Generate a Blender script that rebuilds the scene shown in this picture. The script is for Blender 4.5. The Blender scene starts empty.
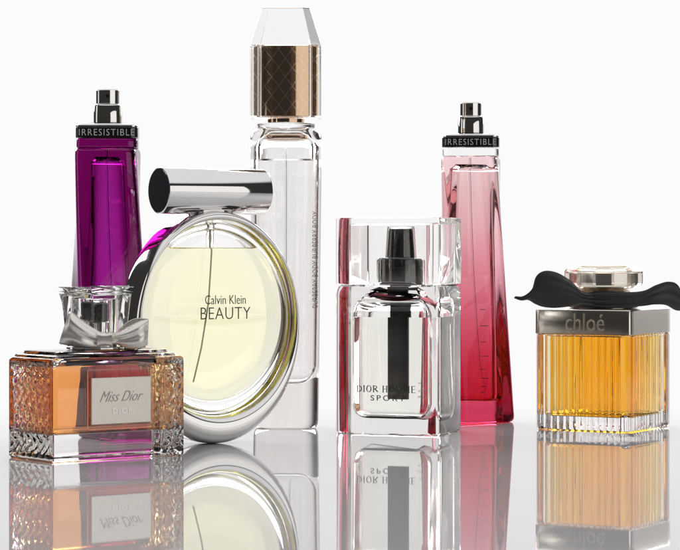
import bpy, math, random
from mathutils import Vector
R = math.radians
random.seed(4)
sc = bpy.context.scene
COL = sc.collection

# ------------------------------------------------------------------ camera
U = 0.0005            # metres per photo pixel at the reference distance
DIST, EYE = 1.2, 0.095
cam_d = bpy.data.cameras.new('camera')
cam = bpy.data.objects.new('camera', cam_d); COL.objects.link(cam)
cam.location = (0, -DIST, EYE); cam.rotation_euler = (R(90), 0, 0)
cam_d.sensor_width = 36; cam_d.lens = DIST / U / 680 * 36
cam_d.shift_y = -25 / 680
cam_d.clip_start = 0.02; cam_d.clip_end = 50
sc.camera = cam

# ------------------------------------------------------------------ studio light
w = bpy.data.worlds.new('World'); sc.world = w; w.use_nodes = True
nt = w.node_tree; nt.nodes.clear()
tc = nt.nodes.new('ShaderNodeTexCoord')
sep = nt.nodes.new('ShaderNodeSeparateXYZ'); nt.links.new(tc.outputs['Generated'], sep.inputs[0])
# a white studio sweep fills the half of the room behind the bottles, the half behind the camera is unlit
mr = nt.nodes.new('ShaderNodeMapRange'); mr.interpolation_type = 'SMOOTHSTEP'
mr.inputs['From Min'].default_value = 0.66; mr.inputs['From Max'].default_value = 0.93
# the unlit left side of the room reaches further round than the right
sk = nt.nodes.new('ShaderNodeMath'); sk.operation = 'MULTIPLY_ADD'; sk.inputs[1].default_value = 0.22
nt.links.new(sep.outputs['X'], sk.inputs[0]); nt.links.new(sep.outputs['Y'], sk.inputs[2])
nt.links.new(sk.outputs[0], mr.inputs['Value'])
mx = nt.nodes.new('ShaderNodeMix'); mx.data_type = 'RGBA'
mx.inputs[6].default_value = (0.035, 0.033, 0.032, 1); mx.inputs[7].default_value = (0.975, 0.965, 0.975, 1)
# white ceiling bounce
mc = nt.nodes.new('ShaderNodeMapRange'); mc.interpolation_type = 'SMOOTHSTEP'
mc.inputs['From Min'].default_value = 0.50; mc.inputs['From Max'].default_value = 0.62; mc.inputs['To Max'].default_value = 0.85
nt.links.new(sep.outputs['Z'], mc.inputs['Value'])
mm = nt.nodes.new('ShaderNodeMath'); mm.operation = 'MAXIMUM'
nt.links.new(mr.outputs[0], mm.inputs[0]); nt.links.new(mc.outputs[0], mm.inputs[1])
nt.links.new(mm.outputs[0], mx.inputs[0])
bg = nt.nodes.new('ShaderNodeBackground'); nt.links.new(mx.outputs[2], bg.inputs['Color'])
bg.inputs['Strength'].default_value = 1.0
out = nt.nodes.new('ShaderNodeOutputWorld'); nt.links.new(bg.outputs[0], out.inputs['Surface'])

def softbox(name, loc, aim, sx, sy, radiance, col=(1, 1, 1)):
    l = bpy.data.lights.new(name, 'AREA'); l.shape = 'RECTANGLE'; l.size = sx; l.size_y = sy
    l.energy = radiance * math.pi * sx * sy; l.color = col
    o = bpy.data.objects.new(name, l); COL.objects.link(o); o.location = loc
    o.rotation_euler = (Vector(aim) - Vector(loc)).to_track_quat('-Z', 'Y').to_euler()
    return o
softbox('softbox_side', (1.12, -0.95, 0.37), (0, 0, 0.37), 1.5, 0.72, 1.0, (1, .985, .96))
softbox('softbox_back', (0, 0.80, 0.45), (0, 0.28, 0), 1.8, 0.30, 8.0)

softbox('softbox_strip', (-1.25, 0.20, 0.30), (0, 0.05, 0.15), 0.30, 0.7, 0.9, (1, .97, .93))

sc.render.engine = 'CYCLES'
cy = sc.cycles
cy.max_bounces = 40; cy.transmission_bounces = 36; cy.glossy_bounces = 24; cy.diffuse_bounces = 4
cy.transparent_max_bounces = 16; cy.caustics_reflective = True; cy.caustics_refractive = True
cy.use_denoising = True; cy.sample_clamp_indirect = 6; cy.blur_glossy = 0.3
sc.view_settings.view_transform = 'Standard'; sc.view_settings.look = 'None'
sc.view_settings.exposure = 0.0; sc.view_settings.gamma = 1

# ------------------------------------------------------------------ materials
def new_mat(name):
    m = bpy.data.materials.new(name); m.use_nodes = True
    m.node_tree.nodes.clear()
    o = m.node_tree.nodes.new('ShaderNodeOutputMaterial')
    return m, m.node_tree, o
def glass(name, col=(1, 1, 1), ior=1.5, rough=0.0, absorb=None, dens=0, ramp=None, bump=0):
    m, t, o = new_mat(name)
    g = t.nodes.new('ShaderNodeBsdfGlass'); g.inputs['IOR'].default_value = ior
    g.inputs['Roughness'].default_value = rough; g.inputs['Color'].default_value = (*col, 1)
    if ramp:   # the glass itself is dyed darker towards the foot
        z0, z1, stops = ramp
        c = t.nodes.new('ShaderNodeTexCoord'); s = t.nodes.new('ShaderNodeSeparateXYZ')
        t.links.new(c.outputs['Object'], s.inputs[0])
        r = t.nodes.new('ShaderNodeMapRange'); r.inputs['From Min'].default_value = z0; r.inputs['From Max'].default_value = z1
        t.links.new(s.outputs['Z'], r.inputs['Value'])
        cr = t.nodes.new('ShaderNodeValToRGB'); t.links.new(r.outputs[0], cr.inputs[0])
        e = cr.color_ramp.elements
        while len(e) < len(stops): e.new(.5)
        for k, (p, cc) in enumerate(stops): e[k].position = p; e[k].color = (*cc, 1)
        t.links.new(cr.outputs[0], g.inputs['Color'])
    if bump:
        n = t.nodes.new('ShaderNodeTexNoise'); n.inputs['Scale'].default_value = 90; n.inputs['Detail'].default_value = 1
        c = t.nodes.new('ShaderNodeTexCoord'); t.links.new(c.outputs['Object'], n.inputs['Vector'])
        b = t.nodes.new('ShaderNodeBump'); b.inputs['Strength'].default_value = bump; b.inputs['Distance'].default_value = .001
        t.links.new(n.outputs[0], b.inputs['Height']); t.links.new(b.outputs[0], g.inputs['Normal'])
    t.links.new(g.outputs[0], o.inputs['Surface'])
    if absorb:
        v = t.nodes.new('ShaderNodeVolumeAbsorption'); v.inputs['Color'].default_value = (*absorb, 1)
        v.inputs['Density'].default_value = dens; t.links.new(v.outputs[0], o.inputs['Volume'])
    return m
def pbr(name, col, metal=0, rough=.3, ior=1.5, noise=0, nscale=200, coat=0, aniso=0, sheen=0):
    m, t, o = new_mat(name)
    p = t.nodes.new('ShaderNodeBsdfPrincipled'); t.links.new(p.outputs[0], o.inputs['Surface'])
    p.inputs['Base Color'].default_value = (*col, 1); p.inputs['Metallic'].default_value = metal
    p.inputs['Roughness'].default_value = rough; p.inputs['IOR'].default_value = ior
    p.inputs['Coat Weight'].default_value = coat; p.inputs['Anisotropic'].default_value = aniso
    p.inputs['Sheen Weight'].default_value = sheen
    if noise:
        c = t.nodes.new('ShaderNodeTexCoord'); n = t.nodes.new('ShaderNodeTexNoise')
        n.inputs['Scale'].default_value = nscale; n.inputs['Detail'].default_value = 4
        t.links.new(c.outputs['Object'], n.inputs['Vector'])
        r = t.nodes.new('ShaderNodeMapRange'); r.inputs['To Min'].default_value = max(0, rough - noise); r.inputs['To Max'].default_value = rough + noise
        t.links.new(n.outputs[0], r.inputs['Value']); t.links.new(r.outputs[0], p.inputs['Roughness'])
    return m
M = {}
M['clear'] = glass('clear_glass', (1, 1, .997), 1.5)
M['crystal'] = glass('heavy_crystal', (1, 1, 1), 1.52, absorb=(.74, .70, .66), dens=26)
M['flint'] = glass('flint_glass', (1, 1, .997), 1.5, absorb=(.74, .72, .69), dens=16)
M['clear_cap'] = glass('clear_acrylic', (.995, .995, .99), 1.47)
M['wavy'] = glass('pressed_glass', (1, .995, .99), 1.5, bump=.06)
M['chrome'] = pbr('polished_chrome', (.82, .81, .80), 1, .05, noise=.03, nscale=120)
M['satin'] = pbr('satin_silver', (.76, .71, .64), .9, .33, noise=.06, nscale=300)
M['lame'] = pbr('silver_lame_ribbon', (.86, .83, .78), .7, .27, noise=.08, nscale=500)
M['black'] = pbr('glossy_black', (.012, .011, .011), 0, .12, coat=.5)
M['ink'] = pbr('dark_ink', (.05, .045, .035), 0, .5)
M['grey_ink'] = pbr('grey_ink', (.30, .29, .27), 0, .5)
M['soft_ink'] = pbr('soft_grey_ink', (.42, .40, .38), 0, .5)
M['pale_ink'] = pbr('pale_ink', (.62, .62, .60), 0, .4)

# ------------------------------------------------------------------ mesh helpers (local photo-pixel units, scaled on build)
class MB:
    def __init__(s): s.v = []; s.f = []
    def add(s, vs, fs):
        b = len(s.v); s.v += [tuple(p) for p in vs]; s.f += [tuple(i + b for i in f) for f in fs]; return s
    def stack(s, rings, cap0=True, cap1=True, flip=False):
        n = len(rings[0]); vs = [p for r in rings for p in r]; fs = []
        for k in range(len(rings) - 1):
            for i in range(n):
                j = (i + 1) % n
                fs.append((k * n + i, k * n + j, (k + 1) * n + j, (k + 1) * n + i))
        if cap0: fs.append(tuple(reversed(range(n))))
        if cap1: fs.append(tuple((len(rings) - 1) * n + i for i in range(n)))
        if flip: fs = [tuple(reversed(f)) for f in fs]
        return s.add(vs, fs)
    def lathe(s, prof, n=48, cx=0, cy=0, a0=0, flip=False, caps=True):
        return s.stack([[(cx + r * math.cos(a0 + 2 * math.pi * i / n), cy + r * math.sin(a0 + 2 * math.pi * i / n), z) for i in range(n)] for z, r in prof], caps, caps, flip)
    def box(s, x0, x1, y0, y1, z0, z1):
        return s.stack([[(x0, y0, z), (x1, y0, z), (x1, y1, z), (x0, y1, z)] for z in (z0, z1)])
    def tube(s, pts, r, n=12):
        rings = []
        P = [Vector(p) for p in pts]
        for i, p in enumerate(P):
            d = (P[min(i + 1, len(P) - 1)] - P[max(i - 1, 0)]).normalized()
            a = d.orthogonal().normalized() if i == 0 else (a - d * a.dot(d)).normalized()
            b = d.cross(a)
            rr = r[i] if isinstance(r, (list, tuple)) else r
            rings.append([tuple(p + a * rr * math.cos(2 * math.pi * k / n) + b * rr * math.sin(2 * math.pi * k / n)) for k in range(n)])
        return s.stack(rings)
    def build(s, name, mat, parent=None, S=1, angle=32, smooth=True, bevel=0):
        me = bpy.data.meshes.new(name)
        me.from_pydata([(x * S, y * S, z * S) for x, y, z in s.v], [], s.f); me.update()
        me.materials.append(mat)
        if smooth:
            me.polygons.foreach_set('use_smooth', [True] * len(me.polygons))
            me.set_sharp_from_angle(angle=R(angle))
        o = bpy.data.objects.new(name, me); COL.objects.link(o)
        if parent: o.parent = parent
        if bevel:
            b = o.modifiers.new('bevel', 'BEVEL'); b.width = bevel * S; b.segments = 3; b.limit_method = 'ANGLE'; b.angle_limit = R(40)
            b.harden_normals = False
        return o

def outline(corners, step=4, segs=0):
    """corners: (x, y, radius) anticlockwise from above; returns dense points (x, y, nx, ny, side, t)"""
    n = len(corners); pts = []
    for i in range(n):
        p0, p1, p2 = [Vector(corners[(i + k) % n][:2]) for k in (0, 1, 2)]
        r0, r1 = corners[i][2], corners[(i + 1) % n][2]
        d = (p1 - p0); L = d.length; d.normalize()
        a, b = p0 + d * r0, p1 - d * r1
        m = segs or max(1, int((b - a).length / step)); nn = (d.y, -d.x)
        for k in range(m + 1):
            q = a + (b - a) * (k / m)
            pts.append((q.x, q.y, nn[0], nn[1], i, (q - p0).length / L))
        d2 = (p2 - p1).normalized(); c = p1 + d2 * r1; n2 = (d2.y, -d2.x)
        seg = 6
        for k in range(1, seg):
            t = k / seg
            q = b * (1 - t) ** 2 + p1 * 2 * t * (1 - t) + c * t * t
            nx, ny = nn[0] * (1 - t) + n2[0] * t, nn[1] * (1 - t) + n2[1] * t
            l = math.hypot(nx, ny); pts.append((q.x, q.y, nx / l, ny / l, -1, 0))
    return pts
def ring_of(ol, z, inset=0):
    return [(p[0] - p[2] * inset, p[1] - p[3] * inset, z) for p in ol]
def rect(x0, x1, y0, y1, r, step=200):
    return outline([(x0, y0, r), (x1, y0, r), (x1, y1, r), (x0, y1, r)], step)
def sup(a, b, z, e=2.6, n=72):
    r_ = []
    for i in range(n):
        th = 2 * math.pi * i / n; c_, s_ = math.cos(th), math.sin(th)
        r_.append((a * math.copysign(abs(c_) ** (2 / e), c_), b * math.copysign(abs(s_) ** (2 / e), s_), z))
    return r_
def rounded_levels(z0, z1, r, extra=()):
    lv = [(z0 + r * (1 - math.cos(a)), r * (1 - math.sin(a))) for a in [R(v) for v in (0, 22, 45, 67, 90)]]
    lv += [(z, 0) for z in extra]
    lv += [(z1 - r * (1 - math.sin(a)), r * (1 - math.cos(a))) for a in [R(v) for v in (0, 22, 45, 67, 90)]]
    return lv

def empty(name, px, Y, rz, label, cat, group=None):
    k = (DIST + Y) / DIST
    o = bpy.data.objects.new(name, None); COL.objects.link(o); o.empty_display_size = .02
    o.location = ((px - 340) * U * k, Y, 0); o.rotation_euler = (0, 0, R(rz))
    o['label'] = label; o['category'] = cat
    if group: o['group'] = group
    return o, U * k

def text_mesh(body, w, h, weight=0.0, shear=0.0, res=3, spacing=1.0):
    cu = bpy.data.curves.new('lettering', 'FONT'); cu.body = body; cu.offset = weight; cu.shear = shear
    cu.resolution_u = res; cu.space_character = spacing; cu.extrude = 0.02
    o = bpy.data.objects.new('lettering', cu); COL.objects.link(o)
    dg = bpy.context.evaluated_depsgraph_get(); me = bpy.data.meshes.new_from_object(o.evaluated_get(dg))
    vs = [v.co.copy() for v in me.vertices]; fs = [tuple(p.vertices) for p in me.polygons]
    bpy.data.objects.remove(o); bpy.data.curves.remove(cu); bpy.data.meshes.remove(me)
    x0, x1 = min(v.x for v in vs), max(v.x for v in vs); y0, y1 = min(v.y for v in vs), max(v.y for v in vs)
    return [((v.x - x0) / (x1 - x0) * w, -(v.z) / .02 * .5, (v.y - y0) / (y1 - y0) * h) for v in vs], fs
def lettering(name, body, x, z, w, h, front, mat, parent, S, thick=.35, **kw):
    """raised print: left edge x, foot z, on the surface y = front(x, z)"""
    vs, fs = text_mesh(body, w, h, **kw)
    mb = MB()
    mb.add([(x + a, front(x + a, z + c) - thick * (.6 - b), z + c) for a, b, c in vs], [tuple(f) for f in fs])
    return mb.build(name, mat, parent, S, smooth=False)

# ------------------------------------------------------------------ the surface
m, t, o = new_mat('glossy_white_acrylic')
p = t.nodes.new('ShaderNodeBsdfPrincipled'); t.links.new(p.outputs[0], o.inputs['Surface'])
p.inputs['Base Color'].default_value = (.62, .615, .62, 1); p.inputs['Roughness'].default_value = .012; p.inputs['IOR'].default_value = 1.5
c = t.nodes.new('ShaderNodeTexCoord'); n = t.nodes.new('ShaderNodeTexNoise'); n.inputs['Scale'].default_value = 14; n.inputs['Detail'].default_value = 3
t.links.new(c.outputs['Object'], n.inputs['Vector'])
r = t.nodes.new('ShaderNodeMapRange'); r.inputs['To Min'].default_value = .008; r.inputs['To Max'].default_value = .03
t.links.new(n.outputs[0], r.inputs['Value']); t.links.new(r.outputs[0], p.inputs['Roughness'])
tb = MB().box(-1.4, 1.4, -1.3, .30, -.03, 0).build('table_surface', m, None, 1, smooth=False)
tb['kind'] = 'structure'

# ------------------------------------------------------------------ tall twisted bottles
def twisted_bottle(px, Y, rz, glassm, liqm, label, core):
    root, S = empty('perfume_bottle', px, Y, rz, label, 'perfume bottle', 'tall twisted spray bottles')
    S = U * 1.11
    def prof(z, inset=0):      # width and twist along the height (0..262)
        t = min(max(z / 262, 0), 1)
        s = 34.5 - 6.5 * t ** .8
        return s - inset, R(34 - 40 * t)
    def sq(z, half, ang, rr, zz=None):
        o = outline([(-half, -half, rr), (half, -half, rr), (half, half, rr), (-half, half, rr)], segs=14)
        ca, sa = math.cos(ang), math.sin(ang)
        return [(p[0] * ca - p[1] * sa, p[0] * sa + p[1] * ca, z) for p in o]
    g = MB(); rings = []
    for z, ins in [(0, 4), (1, 1.6), (3, .4), (6, 0)] + [(6 + 251 * k / 80, 0) for k in range(1, 81)] + [(261, .2), (263.2, .8), (264, 2)]:
        h, a = prof(z, ins); rings.append(sq(z, h, a, 13))
    g.stack(rings)
    rings = []
    for k in range(61):        # inner chamber twists the other way and narrows upwards
        t = k / 60; z = 22 + 234 * t
        ins = 2.5 if k in (0, 60) else 0
        h = (25 - 9 * t) * core - ins; a = R(-4 + 30 * t)
        rings.append(sq(z, h, a, 11))
    g.stack(rings, flip=True)
    body = g.build('glass_body', glassm, root, S, angle=45)
    rings = []
    for k in range(60):
        t = k / 60; z = 21.8 + 234 * t
        h = (25 - 9 * t) * core + .15 - (2.5 if k == 0 else 0); a = R(-4 + 30 * t)
        rings.append(sq(z, h, a, 11))
    MB().stack(rings).build('liquid', liqm, root, S, angle=45)
    MB().tube([(0, 0, 262), (.5, 0, 150), (3, 1, 60), (8, 2, 27)], 1.1, 12).build('dip_tube', M['tube'], root, S)
    # shoulder, collar and pump
    MB().stack([ring_of(rect(-28, 28, -28, 28, 12), z, i) for z, i in ((264.15, 1.2), (264.6, .2), (266, 0), (271.4, 0), (272.3, .5), (272.7, 1.6))]).build('shoulder', glassm if core < 1 else M['clear'], root, S)
    MB().stack([ring_of(rect(-28.5, 28.5, -28.5, 28.5, 9), z, i) for z, i in ((272.8, .8), (273.4, 0), (282.4, 0), (283, .4))]).build('collar', M['black'], root, S)
    MB().stack([ring_of(rect(-28.5, 28.5, -28.5, 28.5, 9), z, i) for z, i in ((283.1, 0), (284.4, .2), (286, 3), (287, 9), (287.4, 18))]).build('collar_top', M['chrome'], root, S, angle=50)
    lettering('lettering', 'IRRESISTIBLE', -25, 275, 50, 6, lambda x, z: -28.5, M['pale_ink'], root, S, weight=-.005, spacing=1.2)
    MB().lathe([(287.5, 12.6), (288, 13.3), (303, 13.3), (304, 12.8), (304.4, 11)]).build('pump_base', M['chrome'], root, S)
    MB().lathe([(304.6, 10.4), (305.2, 11), (317.4, 11), (318.4, 10.2), (318.6, 8)]).build('spray_button', M['chrome'], root, S)
    nz = MB(); rr = []
    for yy, q in ((-11.25, 1.7), (-10.2, 1.7)):
        rr.append([(q * math.cos(a), yy, 312 + q * math.sin(a)) for a in [2 * math.pi * i / 16 for i in range(16)]])
    nz.stack(list(reversed(rr))); nz.build('nozzle', M['black'], root, S)
    return root, S
M['tube'] = glass('clear_plastic_tube', (.96, .96, .95), 1.40)
red_stops = [(0, (.82, .24, .38)), (.22, (.88, .42, .53)), (.5, (.945, .71, .76)), (.75, (.975, .89, .90)), (1, (1, .985, .98))]
H = U * 1.11
gm_red = glass('dyed_red_glass', (1, 1, 1), 1.5, absorb=(.90, .35, .42), dens=16, ramp=(0, 262 * H, red_stops))
lq_red = glass('pink_liquid', (1, .96, .96), 1.36, absorb=(.95, .55, .60), dens=6)
gm_pur = glass('purple_glass', (.96, .88, .97), 1.5, absorb=(.74, .04, .66), dens=230)
lq_pur = glass('magenta_liquid', (1, 1, 1), 1.36, absorb=(.93, .3, .93), dens=40)
red, Sr = twisted_bottle(471, .132, -4, gm_red, lq_red, 'tall twisted spray bottle fading from clear at the shoulder to crimson at its foot', 1)
pur, Sp = twisted_bottle(108, .024, 3, gm_pur, lq_pur, 'tall twisted purple spray bottle standing behind the amber bottle with the bow', .82)
mb = MB()                      # printed volume scale low on the red bottle
for zz, ww in ((112, 6), (96, 9), (80, 6), (66, 9), (53, 6), (44, 9), (36, 7), (30, 5)):
    mb.box(9, 9 + ww, -27.6, -27.3, zz, zz + .7)
mb.build('scale_marks', M['grey_ink'], red, Sr, smooth=False)

# ------------------------------------------------------------------ tall clear bottle with gold cap
root, S = empty('perfume_bottle', 286, .085, 0, 'tallest bottle, slim clear glass with faceted cap over a gold sleeve', 'perfume bottle')
g = MB()
def taper(z): return 1 - .0 * z
lv = [(0, 5), (1.2, 2), (4, .5), (8, .1)] + [(8 + k * 27, 0) for k in range(1, 11)] + [(288, 0), (292, .8), (296, 3), (298.5, 7)]
def body_ol(z):
    hw = 32.5 + 3.6 * min(z / 298, 1)
    return hw
g.stack([sup(body_ol(z) - i, 24 - i, z, 3.0) for z, i in lv])
def cav_ol(z):
    return 23.5 + 4.0 * min(z / 298, 1)
cl = [(44, 12), (46, 6), (50, 2.5), (56, .6), (62, 0), (150, 0), (240, 0), (280, 0), (286, 1.5), (290, 5), (292, 9)]
g.stack([sup(cav_ol(z) - i, 17 - i, z, 2.6) for z, i in cl], flip=True)
g.build('glass_body', M['crystal'], root, S)
ll = [(44 - .15, 11.9), (46, 5.85), (50, 2.35), (56, .45), (62, -.15), (150, -.15), (240, -.15), (268, -.15)]
MB().stack([sup(cav_ol(z) - i, 17 - i, z, 2.6) for z, i in ll] + [sup(cav_ol(266.4) - 1.6, 15.5, 266.4, 2.6)]).build('liquid', glass('pale_rose_liquid', (1, 1, 1), 1.36, absorb=(.99, .93, .88), dens=6), root, S)
MB().tube([(0, 0, 290), (0, 0, 150), (4, 0, 52)], 1.0, 8).build('dip_tube', glass('thin_clear_tube', (.97, .97, .97), 1.38), root, S)
M['gold'] = pbr('rose_gold_metal', (.70, .50, .36), 1, .10, noise=.04, nscale=100)
MB().lathe([(298.6, 26), (299.4, 29), (303, 29), (304, 26)], 64).build('neck_plate', M['clear'], root, S)
MB().lathe([(304.1, 14), (304.4, 18.5), (308, 18.5), (308.4, 16)], 64).build('neck_ring', M['gold'], root, S)
# cap: clear faceted block over a gold sleeve
def octo(hw, hd, ch, z): return [(-hw + ch, -hd, z), (hw - ch, -hd, z), (hw, -hd + ch, z), (hw, hd - ch, z), (hw - ch, hd, z), (-hw + ch, hd, z), (-hw, hd - ch, z), (-hw, -hd + ch, z)]
cap = MB().stack([octo(34.4, 26, 10, 308.8), octo(35.4, 27, 10, 310), octo(35.4, 27, 10, 380), octo(24, 20, 7, 417), octo(22.5, 18.5, 6.5, 418.5)])
cap.stack([octo(32.6, 24.2, 9, 309.6), octo(32.6, 24.2, 9, 380.4)], flip=True)
cap.build('cap', M['clear_cap'], root, S, smooth=False, bevel=.5)
# brushed gold sleeve with an engraved check
m, t, o = new_mat('engraved_gold')
p = t.nodes.new('ShaderNodeBsdfPrincipled'); t.links.new(p.outputs[0], o.inputs['Surface'])
p.inputs['Metallic'].default_value = 1; p.inputs['Roughness'].default_value = .13
tc_ = t.nodes.new('ShaderNodeTexCoord'); hs = []
for sgn in (1, -1):
    mp = t.nodes.new('ShaderNodeVectorMath'); mp.operation = 'DOT_PRODUCT'
    mp.inputs[1].default_value = (sgn * .8 / (11 * S), 0, .6 / (11 * S)); t.links.new(tc_.outputs['Object'], mp.inputs[0])
    fr = t.nodes.new('ShaderNodeMath'); fr.operation = 'FRACT'; t.links.new(mp.outputs['Value'], fr.inputs[0])
    lt = t.nodes.new('ShaderNodeMath'); lt.operation = 'LESS_THAN'; lt.inputs[1].default_value = .07; t.links.new(fr.outputs[0], lt.inputs[0]); hs.append(lt)
mxx = t.nodes.new('ShaderNodeMath'); mxx.operation = 'MAXIMUM'; t.links.new(hs[0].outputs[0], mxx.inputs[0]); t.links.new(hs[1].outputs[0], mxx.inputs[1])
cm = t.nodes.new('ShaderNodeMix'); cm.data_type = 'RGBA'; cm.inputs[6].default_value = (.78, .55, .38, 1); cm.inputs[7].default_value = (.82, .64, .50, 1)
t.links.new(mxx.outputs[0], cm.inputs[0]); t.links.new(cm.outputs[2], p.inputs['Base Color'])
rm = t.nodes.new('ShaderNodeMapRange'); rm.inputs['To Min'].default_value = .10; rm.inputs['To Max'].default_value = .26
t.links.new(mxx.outputs[0], rm.inputs['Value']); t.links.new(rm.outputs[0], p.inputs['Roughness'])
slv = outline([(-31.6, -23.4, 15), (31.6, -23.4, 15), (31.6, 23.4, 15), (-31.6, 23.4, 15)], 8)
# the sleeve bulges like a tube
def bulge(ol, z, ins=0):
    out_ = []
    for q in ring_of(ol, z, ins):
        out_.append((q[0], q[1] * (1 + .0), z))
    return out_
MB().stack([sup(31, 23, 309.9, 2.2), sup(31.6, 23.6, 310.4, 2.2), sup(31.6, 23.6, 379.6, 2.2), sup(31, 23, 380.1, 2.2)]).build('cap_sleeve', m, root, S)
# lettering up the right edge
vs, fs = text_mesh('BURBERRY BODY BURBERRY BODY', 96, 5.4, weight=.0)
mb = MB(); mb.add([(27.2 + (4.6 - c), -23.3 + b * .3 + 5.6 + (4.6 - c) * .9, 120 + a) for a, b, c in vs], fs)
mb.build('lettering', M['soft_ink'], root, S, smooth=False)

# ------------------------------------------------------------------ oval bottle in a chrome ring
root, S = empty('perfume_bottle', 211, -.018, 32, 'round bottle of pale yellow perfume in a chrome ring, topped by a chrome cylinder', 'perfume bottle')
K = 128
ringmb = MB(); ringsets = []
NS = 28
for i in range(K):
    th = 2 * math.pi * i / K; c_, s_ = math.cos(th), math.sin(th)
    O = Vector((92 * c_, 116 + 116 * s_)); I = Vector((86.5 * c_, 125.5 + 96 * s_))
    mid = (O + I) / 2; d = (O - I) / 2; rs = []
    for k in range(NS):
        a = 2 * math.pi * k / NS; e = 2 / 3.2
        uu = math.copysign(abs(math.cos(a)) ** e, math.cos(a)); vv = math.copysign(abs(math.sin(a)) ** e, math.sin(a))
        hd = 21 + 3 * max(0, -s_)
        bl = 1 - .0 * abs(vv)
        q = mid + d * uu * bl
        rs.append((q.x, vv * hd, q.y))
    ringsets.append(rs)
vs = [p for r_ in ringsets for p in r_]; fs = []
for i in range(K):
    j = (i + 1) % K
    for k in range(NS):
        l = (k + 1) % NS
        fs.append((i * NS + k, i * NS + l, j * NS + l, j * NS + k))
ringmb.add(vs, fs).build('chrome_ring', M['chrome'], root, S, angle=60)
# lens shaped glass, cavity and liquid
def lens(A, B, C, cz, z0, z1, flip=False, n=26, off=0):
    rings = []
    for k in range(n + 1):
        ph = -math.pi / 2 + math.pi * k / n
        z = cz + C * math.sin(ph); z = min(max(z, z0), z1)
        f_ = math.sqrt(max(1e-4, 1 - ((z - cz) / C) ** 2))
        rr = []
        for i in range(96):
            th = 2 * math.pi * i / 96; c_, s_ = math.cos(th), math.sin(th); e = 2 / 2.5
            rr.append((A * f_ * math.copysign(abs(c_) ** e, c_), B * f_ ** .45 * math.copysign(abs(s_) ** e, s_), z))
        rings.append(rr)
    return rings
def dedupe(rings):
    o_ = [rings[0]]
    for r_ in rings[1:]:
        if r_[0][2] - o_[-1][0][2] > .05: o_.append(r_)
    return o_
g = MB(); g.stack(dedupe(lens(86, 17, 95, 126, 0, 400, n=40))); g.stack(dedupe(lens(79, 12.5, 86, 128, 0, 400, n=40)), flip=True)
g.build('glass_body', M['clear'], root, S, angle=60)
lq = dedupe(lens(79.15, 12.65, 86.15, 128, 0, 195, n=40))
lq.append([(x * .965, y * .72, z - 1.3) for x, y, z in lq[-1]])
MB().stack(lq).build('liquid', glass('pale_yellow_liquid', (1, 1, 1), 1.36, absorb=(.99, .96, .42), dens=48), root, S, angle=50)
def lens_front(x, z, A=86, B=17, C=95, cz=126):
    f_ = math.sqrt(max(.01, 1 - ((z - cz) / C) ** 2)); u_ = min(.98, abs(x) / (A * f_))
    return -B * f_ ** .45 * (1 - u_ ** 2.5) ** (1 / 2.5)
lettering('lettering', 'Calvin Klein', -16, 139, 46.5, 9, lens_front, M['ink'], root, S, weight=-.006)
lettering('lettering', 'BEAUTY', -21, 124, 57, 12, lens_front, M['ink'], root, S, weight=-.012, spacing=1.05)
MB().tube([(-2, 0, 214), (-2, 0, 190), (-6, 0, 140), (-14, 0, 95), (-22, 1, 62)], .85, 10).build('dip_tube', pbr('straw_tube', (.66, .62, .34), 0, .3), root, S)
MB().lathe([(196, 3.2), (197, 3.8), (216, 3.8), (217, 6)], 24, -2).build('pump_stem', M['clear_cap'], root, S)
MB().stack([sup(26, 14, 224, 2.4), sup(26, 15, 226, 2.4), sup(21, 13, 233, 2.4), sup(18, 11, 235, 2.4)]).build('neck', M['chrome'], root, S)
# cylinder cap lying across the top
cz, cr = 251.5, 23
prof = [(-59, cr - 1.5), (-58.3, cr - .3), (-57.5, cr), (57.5, cr), (58.5, cr - .5), (59, cr - 1.8)]
cp = MB(); cp.stack([[(x, rr * math.cos(2 * math.pi * i / 96), cz + rr * math.sin(2 * math.pi * i / 96)) for i in range(96)] for x, rr in prof])
cp.build('cylinder_cap', M['chrome'], root, S)
for sx in (-1,):
    d_ = MB(); d_.stack([[(x, rr * math.cos(2 * math.pi * i / 96), cz + rr * math.sin(2 * math.pi * i / 96)) for i in range(96)] for x, rr in ((-59.6, 21), (-59.2, 21.7), (-58.9, 21.7))])
    d_.build('end_plate', pbr('end_plate_dark_reflection', (.03, .03, .035), 0, .7, ior=1.15), root, S)  # reflection of the unlit left side put into the plate's dark matt colour

# ------------------------------------------------------------------ square clear bottle with black pump
root, S = empty('perfume_bottle', 440, .0258, -19, 'square clear glass bottle with a black pump under a see-through block cap', 'perfume bottle')
W, D = 111, 78
g = MB(); g.stack([ring_of(rect(-W, 0, 0, D, 5), z, i) for z, i in [(0, 2.5), (1, .9), (3, 0), (140, 0), (145, .6), (149, 2.4), (150.6, 6)]])
co = rect(-W + 15, -15, 9, D - 9, 12)
cv = [(17, 14), (18, 8), (21, 3.5), (26, 1), (32, 0), (120, 0), (128, 1.2), (134, 5), (138, 12), (140, 20)]
g.stack([ring_of(co, z, i) for z, i in cv], flip=True)
g.build('glass_body', M['flint'], root, S)
MB().stack([ring_of(co, z, i) for z, i in [(16.85, 13.9), (18, 7.85), (21, 3.35), (26, .85), (32, -.15), (118, -.15)]]).build('liquid', glass('clear_liquid', (1, 1, 1), 1.36, absorb=(.95, .97, .78), dens=9), root, S)
cx, cyy = -W / 2 + 3, D / 2
MB().box(cx - 11, cx + 11, cyy - 2, cyy + 2, 36, 148).build('black_stem', M['black'], root, S, bevel=.8)
MB().lathe([(151, 20), (151.4, 23.4), (152, 24), (154, 24), (154.4, 20)], 64, cx, cyy).build('neck_ring', pbr('dark_red_ring', (.16, .012, .02), 0, .15, coat=.6), root, S)
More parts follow.
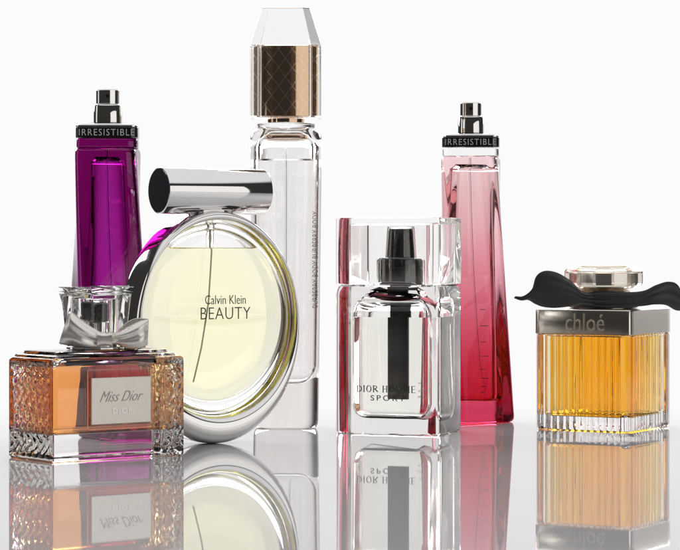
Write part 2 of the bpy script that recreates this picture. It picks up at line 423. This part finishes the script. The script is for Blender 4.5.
MB().lathe([(154.6, 22), (155.4, 23.2), (176, 23.2), (178, 22.2), (179, 18)], 64, cx, cyy).build('pump_base', M['black'], root, S)
MB().lathe([(154.9, 24), (155, 24.9), (177, 24.9), (178.6, 24.2), (178.6, 23.4), (155, 23.5)], 64, cx, cyy, caps=False).build('pump_sheath', M['clear_cap'], root, S)
MB().lathe([(179.4, 14), (180, 14.6), (204, 12.6), (206.5, 11.6), (207, 9)], 64, cx, cyy).build('spray_button', M['black'], root, S)
MB().lathe([(179.6, 16.2), (206, 14.2), (208.5, 13.6), (208.5, 12.8), (179.6, 15)], 64, cx, cyy, caps=False).build('button_sheath', M['clear_cap'], root, S)
# block cap with a square cavity
g = MB(); g.stack([ring_of(rect(-W, 0, 0, D, 3), z, i) for z, i in [(150.9, 1.0), (151.6, .2), (153, 0), (216, 0), (218.2, .5), (219, 2)]], cap0=False)
ib = [ring_of(rect(-W + 13, -13, 8, D - 8, 4), z, i) for z, i in [(150.9, -.5), (152, 0), (211, 0), (212, 2)]]
g.stack(ib, cap0=False, flip=True)
n_ = len(ib[0]); b0 = 0; b1 = 6 * n_
g.f += [(b0 + i, b1 + i, b1 + (i + 1) % n_, b0 + (i + 1) % n_) for i in range(n_)]
g.build('cap', M['clear_cap'], root, S)
# serif lettering built from strokes
def serif(word, x, z, h, gap, wide):
    mb = MB(); k = [0]
    def quad(p, q, w0, w1=None):
        w1 = w0 if w1 is None else w1; k[0] += 1; y = -.15 - .004 * k[0]
        d = Vector((q[0] - p[0], q[1] - p[1])).normalized(); nx, nz = -d.y, d.x
        a = [(p[0] + nx * w0 / 2, y, p[1] + nz * w0 / 2), (p[0] - nx * w0 / 2, y, p[1] - nz * w0 / 2), (q[0] - nx * w1 / 2, y, q[1] - nz * w1 / 2), (q[0] + nx * w1 / 2, y, q[1] + nz * w1 / 2)]
        mb.add(a, [(0, 1, 2, 3)])
    def arc(cx, cz, rx, rz_, a0, a1, thin, thick):
        N = 16; pv = None
        for i in range(N + 1):
            a = R(a0 + (a1 - a0) * i / N); p = (cx + rx * math.cos(a), cz + rz_ * math.sin(a))
            if pv: quad(pv, p, thin + (thick - thin) * abs(math.cos(a)))
            pv = p
    T, t_ = h * .17, h * .06
    for ch in word:
        w_ = {'I': .32, 'M': 1.05, 'O': .85, 'D': .85, 'H': .85, 'R': .8, 'E': .7, ' ': .35}[ch] * h * wide
        def stem(xx, wd=T):
            quad((xx, z), (xx, z + h), wd); quad((xx - h * .14, z + t_ / 2), (xx + h * .14, z + t_ / 2), t_); quad((xx - h * .14, z + h - t_ / 2), (xx + h * .14, z + h - t_ / 2), t_)
        if ch == 'I': stem(x + w_ / 2)
        if ch == 'H': stem(x + h * .15); stem(x + w_ - h * .15); quad((x + h * .15, z + h / 2), (x + w_ - h * .15, z + h / 2), t_)
        if ch == 'M': stem(x + h * .13, t_); stem(x + w_ - h * .15); quad((x + h * .15, z + h), (x + w_ / 2, z + h * .1), T); quad((x + w_ / 2, z + h * .1), (x + w_ - h * .15, z + h), t_)
        if ch == 'E':
            stem(x + h * .15)
            for zz, l in ((t_ / 2, w_), (h / 2, w_ * .8), (h - t_ / 2, w_ * .95)): quad((x + h * .15, z + zz), (x + l, z + zz), t_ * 1.2)
        if ch == 'O': arc(x + w_ / 2, z + h / 2, w_ / 2 - T / 2, h / 2 - t_ / 2, 0, 360, t_, T)
        if ch == 'D': stem(x + h * .15); arc(x + h * .15, z + h / 2, w_ - h * .2, h / 2 - t_ / 2, -90, 90, t_, T)
        if ch == 'R': stem(x + h * .15); arc(x + h * .15, z + h * .74, w_ * .62, h * .24, -90, 90, t_, T * .9); quad((x + h * .35, z + h * .5), (x + w_, z + t_), T)
        x += w_ + gap
    return mb, x
mb, xe = serif('DIOR HOMME', 0, 0, 6.8, 1.2, 1)
sc_ = 62.5 / (xe - 1.2)
mb.v = [(-88 + a * sc_, b, 42.5 + c_) for a, b, c_ in mb.v]
mb.build('lettering', M['ink'], root, S, smooth=False)
lettering('lettering', 'SPORT', -73, 34, 36, 5.6, lambda x, z: 0, M['ink'], root, S, spacing=1.4, weight=.004)
vs, fs = text_mesh('vaporisateur', 20, 3.2)
mb = MB(); mb.add([(-20 - a, D + .3 + b * .1, 51 + c_) for a, b, c_ in vs], fs)
vs, fs = text_mesh('100 ml  3.4 fl.oz.', 20, 2.8); mb.add([(-20 - a, D + .3 + b * .1, 44 + c_) for a, b, c_ in vs], fs)
vs, fs = text_mesh('eau de toilette', 20, 2.8); mb.add([(-20 - a, D + .3 + b * .1, 38 + c_) for a, b, c_ in vs], fs)
mb.build('rear_lettering', M['grey_ink'], root, S, smooth=False)

# ------------------------------------------------------------------ fluted amber bottle with black ribbon
root, S = empty('perfume_bottle', 630, .046, -30, 'square fluted bottle of golden amber perfume with a black ribbon round its neck', 'perfume bottle')
W, D = 106, 110
ol = outline([(-W, 0, 9), (0, 0, 7), (0, D, 9), (-W, D, 9)], .9)
def flute(ol, z, ins, amp):
    r_ = []
    for q in ol:
        d = 0
        if q[4] >= 0:
            L = W if q[4] in (0, 2) else D
            s_ = q[5] * L; e0 = 11
            if e0 < s_ < L - e0:
                nn = round((L - 2 * e0) / 7.2); ph = (s_ - e0) / (L - 2 * e0) * nn
                d = -amp * (1 - abs(math.sin(math.pi * ph)))
        r_.append((q[0] + q[2] * (d - ins), q[1] + q[3] * (d - ins), z))
    return r_
g = MB(); g.stack([flute(ol, z, i, a) for z, i, a in [(0, 3, .6), (1, 1.2, 1.0), (3, .2, 1.5), (6, 0, 1.7), (50, 0, 1.7), (94, 0, 1.7), (96.5, .3, 1.2), (97.2, 1.5, .3)]])
co = outline([(-W + 8, 7, 8), (-8, 7, 8), (-8, D - 7, 8), (-W + 8, D - 7, 8)], 3)
def wave(z, q): return z
g.stack([ring_of(co, z, i) for z, i in [(14, 9), (14.6, 4), (17, 1), (21, 0), (92, 0), (95, .8), (96, 3)]], flip=True)
g.build('glass_body', M['wavy'], root, S, angle=30)
MB().stack([ring_of(co, z, i) for z, i in [(13.85, 8.9), (14.5, 3.9), (17, .85), (21, -.15), (92, -.15), (95, .7)]]).build('liquid', glass('amber_liquid', (1, 1, 1), 1.36, absorb=(1, .815, .0), dens=82), root, S)
M['champagne'] = pbr('champagne_metal', (.78, .73, .66), 1, .17, noise=.05, nscale=90)
co2 = outline([(-W, 0, 7), (0, 0, 4), (0, D, 7), (-W, D, 7)], 6)
MB().stack([ring_of(co2, z, i) for z, i in [(97.4, .5), (98, -.3), (121.5, -.3), (122.6, .3), (123, 1.8)]]).build('metal_collar', M['champagne'], root, S)
lettering('lettering', 'chloé', -70, 101.5, 42, 17.5, lambda x, z: -.3, pbr('raised_gold_letters', (.66, .60, .46), .8, .35), root, S, thick=1.2, weight=-.012)
ncx, ncy = -W / 2, D / 2
MB().lathe([(123.1, 33), (124, 34), (128, 33), (131, 30), (140, 30), (142, 26)], 64, ncx, ncy).build('neck', M['champagne'], root, S)
st = MB(); st.lathe([(142.2, 24), (144, 31), (147, 40), (149, 41.5), (161, 41.5), (164, 39), (166.5, 33), (167, 28)], 12, ncx, ncy, a0=R(9))
st.build('stopper', M['clear_cap'], root, S, smooth=False, bevel=.4)
MB().lathe([(144, 18), (146, 29), (148, 31), (159, 31), (160, 28)], 12, ncx, ncy, a0=R(9)).build('stopper_core', M['champagne'], root, S, smooth=False)
m, t, o = new_mat('black_satin_ribbon')
p = t.nodes.new('ShaderNodeBsdfPrincipled'); t.links.new(p.outputs[0], o.inputs['Surface'])
p.inputs['Base Color'].default_value = (.012, .011, .012, 1); p.inputs['Roughness'].default_value = .5; p.inputs['Sheen Weight'].default_value = .3
tc_ = t.nodes.new('ShaderNodeTexCoord'); wv = t.nodes.new('ShaderNodeTexWave'); wv.bands_direction = 'Z'; wv.inputs['Scale'].default_value = 900; wv.inputs['Distortion'].default_value = .6
t.links.new(tc_.outputs['Object'], wv.inputs[0]); bp = t.nodes.new('ShaderNodeBump'); bp.inputs['Strength'].default_value = .25; bp.inputs['Distance'].default_value = .0002
t.links.new(wv.outputs[1], bp.inputs['Height']); t.links.new(bp.outputs[0], p.inputs['Normal'])
M['ribbon'] = m
def spline(pts, n):
    """Catmull-Rom through the points, n samples"""
    P = [Vector(p) for p in pts]; P = [P[0] * 2 - P[1]] + P + [P[-1] * 2 - P[-2]]; m_ = len(P) - 3; out_ = []
    for i in range(n + 1):
        u_ = i / n * m_; k = min(int(u_), m_ - 1); t = u_ - k; a, b, c_, d = P[k:k + 4]
        out_.append(.5 * ((2 * b) + (c_ - a) * t + (2 * a - 5 * b + 4 * c_ - d) * t * t + (3 * b - a - 3 * c_ + d) * t ** 3))
    return out_
def cloth(name, top, bot, fold, mat, parent, S, rot, cx, cy, base, pxc, n=56, mrow=16, thick=.7, sx=1):
    """cloth between two edge curves given as (image x, image y, depth); rot turns it back into the bottle's own axes"""
    T, B = spline(top, n), spline(bot, n); vs, fs = [], []
    ca, sa = math.cos(R(-rot)), math.sin(R(-rot))
    for i in range(n + 1):
        for j in range(mrow + 1):
            s_ = j / mrow; q = T[i] * (1 - s_) + B[i] * s_
            x, y, z = (q[0] - pxc) * sx, q[2] + fold(i / n, s_), base - q[1]
            vs.append((cx + x * ca - y * sa, cy + x * sa + y * ca, z))
    for i in range(n):
        for j in range(mrow):
            a = i * (mrow + 1) + j; fs.append((a, a + 1, a + mrow + 2, a + mrow + 1))
    o = MB().add(vs, fs).build(name, mat, parent, S, angle=180)
    md = o.modifiers.new('thickness', 'SOLIDIFY'); md.thickness = thick * S; md.offset = 0
    return o
# centre of this bottle in the image: x 603
RC = dict(parent=root, S=S, rot=-30, cx=ncx, cy=ncy, base=432.3, pxc=604, mat=M['ribbon'], sx=1.035)
MB().lathe([(123.6, 33), (124, 35.2), (127, 36.4), (129.5, 35.4), (132, 36.2), (135, 35.2), (138, 35.4), (139, 33)], 64, ncx, ncy).build('ribbon_band', M['ribbon'], root, S)
cloth('ribbon_tail', [(592, 292, -37), (580, 291.5, -40), (566, 279.5, -44), (553, 272, -48), (541, 270.5, -50), (533, 276, -50), (529, 289, -47), (521, 296, -44), (513, 296.3, -42)],
      [(592, 306, -37), (580, 304, -39), (570, 306, -41), (553, 308, -40), (541, 307, -38), (533, 304, -38), (526, 300, -40), (519, 300.5, -42), (512, 298, -42)],
      lambda u_, s_: 6 * math.sin(math.pi * s_) * math.sin(math.pi * min(1, u_ * 1.2)) * -1 + 1.0 * math.sin(s_ * 26 + u_ * 3) * max(0, 1 - u_ * 1.5) + .35 * math.sin(s_ * 15 + 7 * u_), n=90, mrow=34, thick=.4, **RC)
cloth('ribbon_tail', [(590, 291, -37.5), (606, 291, -40), (625, 292, -39), (640, 290.5, -36), (652, 285, -34), (664, 281.5, -36), (673, 285, -40), (679, 300, -43), (684, 316, -44)],
      [(590, 306.5, -37.5), (606, 307.5, -40), (625, 307, -39), (640, 306, -38), (650, 304.5, -42), (660, 305, -46), (669, 310, -47), (678, 312, -46), (687, 322, -45)],
      lambda u_, s_: 3 * math.sin(u_ * 7) * (s_ - .5) + .8 * math.sin(s_ * 24 + u_ * 3) * max(0, 1 - 1.6 * u_) + .35 * math.sin(s_ * 16 + u_ * 9), n=90, mrow=34, thick=.4, **RC)

# ------------------------------------------------------------------ amber bottle with patterned sides and silver bow
root, S = empty('perfume_bottle', 52, -.130, 38, 'low rectangular amber bottle with patterned glass sides, silver plaque and bow', 'perfume bottle')
W2, D = 157, 88
ol = outline([(0, 0, 3), (122, 0, 2), (126, -5, 3), (W2, -5, 3.5), (W2, D, 12), (0, D, 5)], 1.15)
def hound(u_, v_):
    """pressed interlaced relief, height 0..1"""
    P_ = 12.5
    u_, v_ = u_ + 1.6 * math.sin(v_ * .17 + 1) + .8 * math.sin(v_ * .41), v_ + 1.8 * math.sin(u_ * .13) + .7 * math.sin(u_ * .5 + 2)
    a, b = u_ / P_, v_ / P_
    w1 = abs(math.sin(math.pi * (a + .5 * math.sin(math.pi * b * 1.0)))); w2 = abs(math.sin(math.pi * (b * .8 + .35 * math.sin(2 * math.pi * a))))
    return (w1 ** .7) * .65 + (w2 ** .7) * .35
def relief(z, ins):
    r_ = []
    for q in ol:
        d = 0
        if q[4] in (2, 3, 5):
            L = {2: W2 - 126, 3: D + 5, 5: D, 4: W2}[q[4]]; s_ = q[5] * L; e = min(s_ - 4, L - s_ - 4, z - 4, 98 - z)
            if e > 0: d = -2.3 * min(1, e / 3) * (1 - hound(s_, z))
        r_.append((q[0] + q[2] * (d - ins), q[1] + q[3] * (d - ins), z))
    return r_
lv = [(0, 2.5), (.8, 1.0), (2.5, .1)] + [(4 + k * 1.2, 0) for k in range(79)] + [(100, .2), (102, 1.2), (103.4, 3.4)]
g = MB(); g.stack([relief(z, i) for z, i in lv], cap1=False)
base_n = len(ol)
# stepped shoulders
sh = [(103.6, 8), (106.5, 9), (107.2, 12), (107.4, 18), (110.5, 19), (111, 24)]
last = len(g.v) - base_n
cc = (W2 / 2, D / 2)
def shrink(z, k):
    o_ = []
    for q in ol:
        x, y = q[0], max(q[1], 0); o_.append((cc[0] + (x - cc[0]) * (1 - k / 79), cc[1] + (y - cc[1]) * (1 - k / 44), z))
    return o_
prev = last
for z, k in [(103.8, 4.2), (106.2, 5), (106.8, 7), (107.2, 11), (109.8, 12), (110.4, 15)]:
    b = len(g.v); g.v += shrink(z, k)
    g.f += [(prev + i, prev + (i + 1) % base_n, b + (i + 1) % base_n, b + i) for i in range(base_n)]; prev = b
g.f.append(tuple(prev + i for i in range(base_n)))
co = rect(5, W2 - 7, 5, D - 6, 5, 6)
g.stack([ring_of(co, z, i) for z, i in [(27, 5), (27.6, 2), (30, 0), (92, 0), (96, 2), (98, 7), (98.6, 16)]], flip=True)
g.build('glass_body', M['wavy'], root, S, angle=38)
MB().stack([ring_of(co, z, i) for z, i in [(26.85, 4.9), (27.5, 1.9), (30, -.15), (92, -.15), (96, 1.85), (98.05, 6.9), (98.7, 15.9)]]).build('liquid', glass('orange_amber_liquid', (1, 1, 1), 1.36, absorb=(.955, .60, .0), dens=70), root, S)
# front frame and plaque
fr = MB()
fx0, fx1, fz0, fz1 = 41, 119, 31, 92
for a in ((fx0, fx1, fz0, fz0 + 1.2), (fx0, fx1, fz1 - 1.2, fz1), (fx0, fx0 + 1.2, fz0 + 1.3, fz1 - 1.3), (fx1 - 1.2, fx1, fz0 + 1.3, fz1 - 1.3)):
    fr.box(a[0], a[1], -.7, 0.02, a[2], a[3])
fr.build('plaque_frame', M['clear'], root, S, bevel=.3)
pq = MB().box(45, 117, -2.2, .1, 36, 83.5).build('plaque', M['satin'], root, S, bevel=.7)
ro = pbr('engraved_grey', (.42, .40, .37), 1, .45)
lettering('lettering', 'Miss Dior', 55, 59, 52, 10.5, lambda x, z: -2.25, ro, root, S, shear=.6, weight=-.012)
lettering('lettering', 'DIOR', 70, 46.5, 24, 5.5, lambda x, z: -2.25, pbr('bright_engraving', (.9, .88, .84), 1, .3), root, S, spacing=1.3)
ccx, ccy = cc
MB().lathe([(110.6, 27), (111.2, 30), (113, 30), (114, 26), (118, 25)], 64, ccx, ccy).build('neck_ring', M['chrome'], root, S)
def rs4(h, r_, z): return ring_of(outline([(ccx - h, ccy - h, r_), (ccx + h, ccy - h, r_), (ccx + h, ccy + h, r_), (ccx - h, ccy + h, r_)], 6), z)
g = MB(); g.stack([rs4(23.5, 7, 119), rs4(24.5, 7, 120), rs4(29, 8, 168), rs4(30.2, 8, 170), rs4(30.6, 8, 175), rs4(29.6, 8, 176.4)])
g.lathe([(119.6, 19.5), (121, 20), (163, 20), (164, 18)], 48, ccx, ccy, flip=True)
g.build('cap', M['clear_cap'], root, S, angle=40)
MB().lathe([(118.2, 15.6), (140, 15.6), (141, 14)], 48, ccx, ccy).build('pump_base', M['chrome'], root, S)
MB().lathe([(141.2, 12.6), (159, 12.6), (160.5, 11)], 48, ccx, ccy).build('spray_button', M['black'], root, S)
BC = dict(parent=root, S=S, rot=38, cx=ccx, cy=ccy, base=459, pxc=95.5, mat=M['lame'])
cloth('bow_loop', [(108, 331, -40), (97, 325, -42), (86, 317, -44), (77, 309.5, -44), (73, 309, -40)],
      [(108, 342, -39), (98, 345, -41), (86, 344.5, -45), (74, 343, -46), (63, 341, -43)],
      lambda u_, s_: -6 * math.sin(math.pi * s_) * math.sin(math.pi * (.15 + .85 * u_)) + 1.8 * math.sin(s_ * 11 + u_ * 3) * (1.1 - .6 * u_), **BC, thick=.9)
cloth('bow_loop', [(73.5, 309, -40), (73, 318, -34), (70, 328, -31), (63, 341, -36)], [(77, 312, -44), (76, 320, -36), (73, 332, -33), (65, 342, -43)],
      lambda u_, s_: 2 * math.sin(math.pi * s_), **BC, thick=.9)
cloth('bow_loop', [(112, 331, -40), (124, 329, -44), (134, 324, -46), (146, 318, -46), (154, 316.5, -42)],
      [(112, 341, -39), (122, 342, -42), (134, 345, -46), (146, 345.5, -47), (153, 342, -43)],
      lambda u_, s_: -5.5 * math.sin(math.pi * s_) * math.sin(math.pi * (.15 + .8 * u_)) + 1.8 * math.sin(s_ * 11 + 1 + u_ * 2) * (1.1 - .6 * u_), **BC, thick=.9)
cloth('bow_loop', [(120, 331, -38), (130, 321, -36), (140, 316, -36), (153, 316, -42)], [(121, 333, -38), (131, 325, -34), (141, 320, -34), (154, 318, -42)],
      lambda u_, s_: 2 * math.sin(math.pi * s_), **BC, thick=.9)
kn = MB(); rr = []
ca, sa = math.cos(R(-38)), math.sin(R(-38))
for k in range(13):
    t_ = k / 12; x_ = -7.5 + 15 * t_; hgt = 6.4 + 1.8 * abs(2 * t_ - 1) ** 2; dp = 4.2
    loop = []
    for i in range(24):
        a = 2 * math.pi * i / 24; fl = 1 + .06 * math.cos(5 * a)
        x, y, z = 110 - 95.5 + x_, -45.5 + dp * math.cos(a) * fl, 459 - 336.5 + hgt * math.sin(a) * fl
        loop.append((ccx + x * ca - y * sa, ccy + x * sa + y * ca, z))
    rr.append(loop)
kn.stack(rr, flip=False).build('bow_knot', M['lame'], root, S, angle=60)
MB().lathe([(118.1, 26), (118.4, 29.5), (124, 29.5), (124.5, 27.5), (124.4, 25), (118.6, 25)], 48, ccx, ccy, caps=False).build('bow_band', M['lame'], root, S)
# ---- consistent outward normals for closed shells whose winding is unimportant is left to the builder
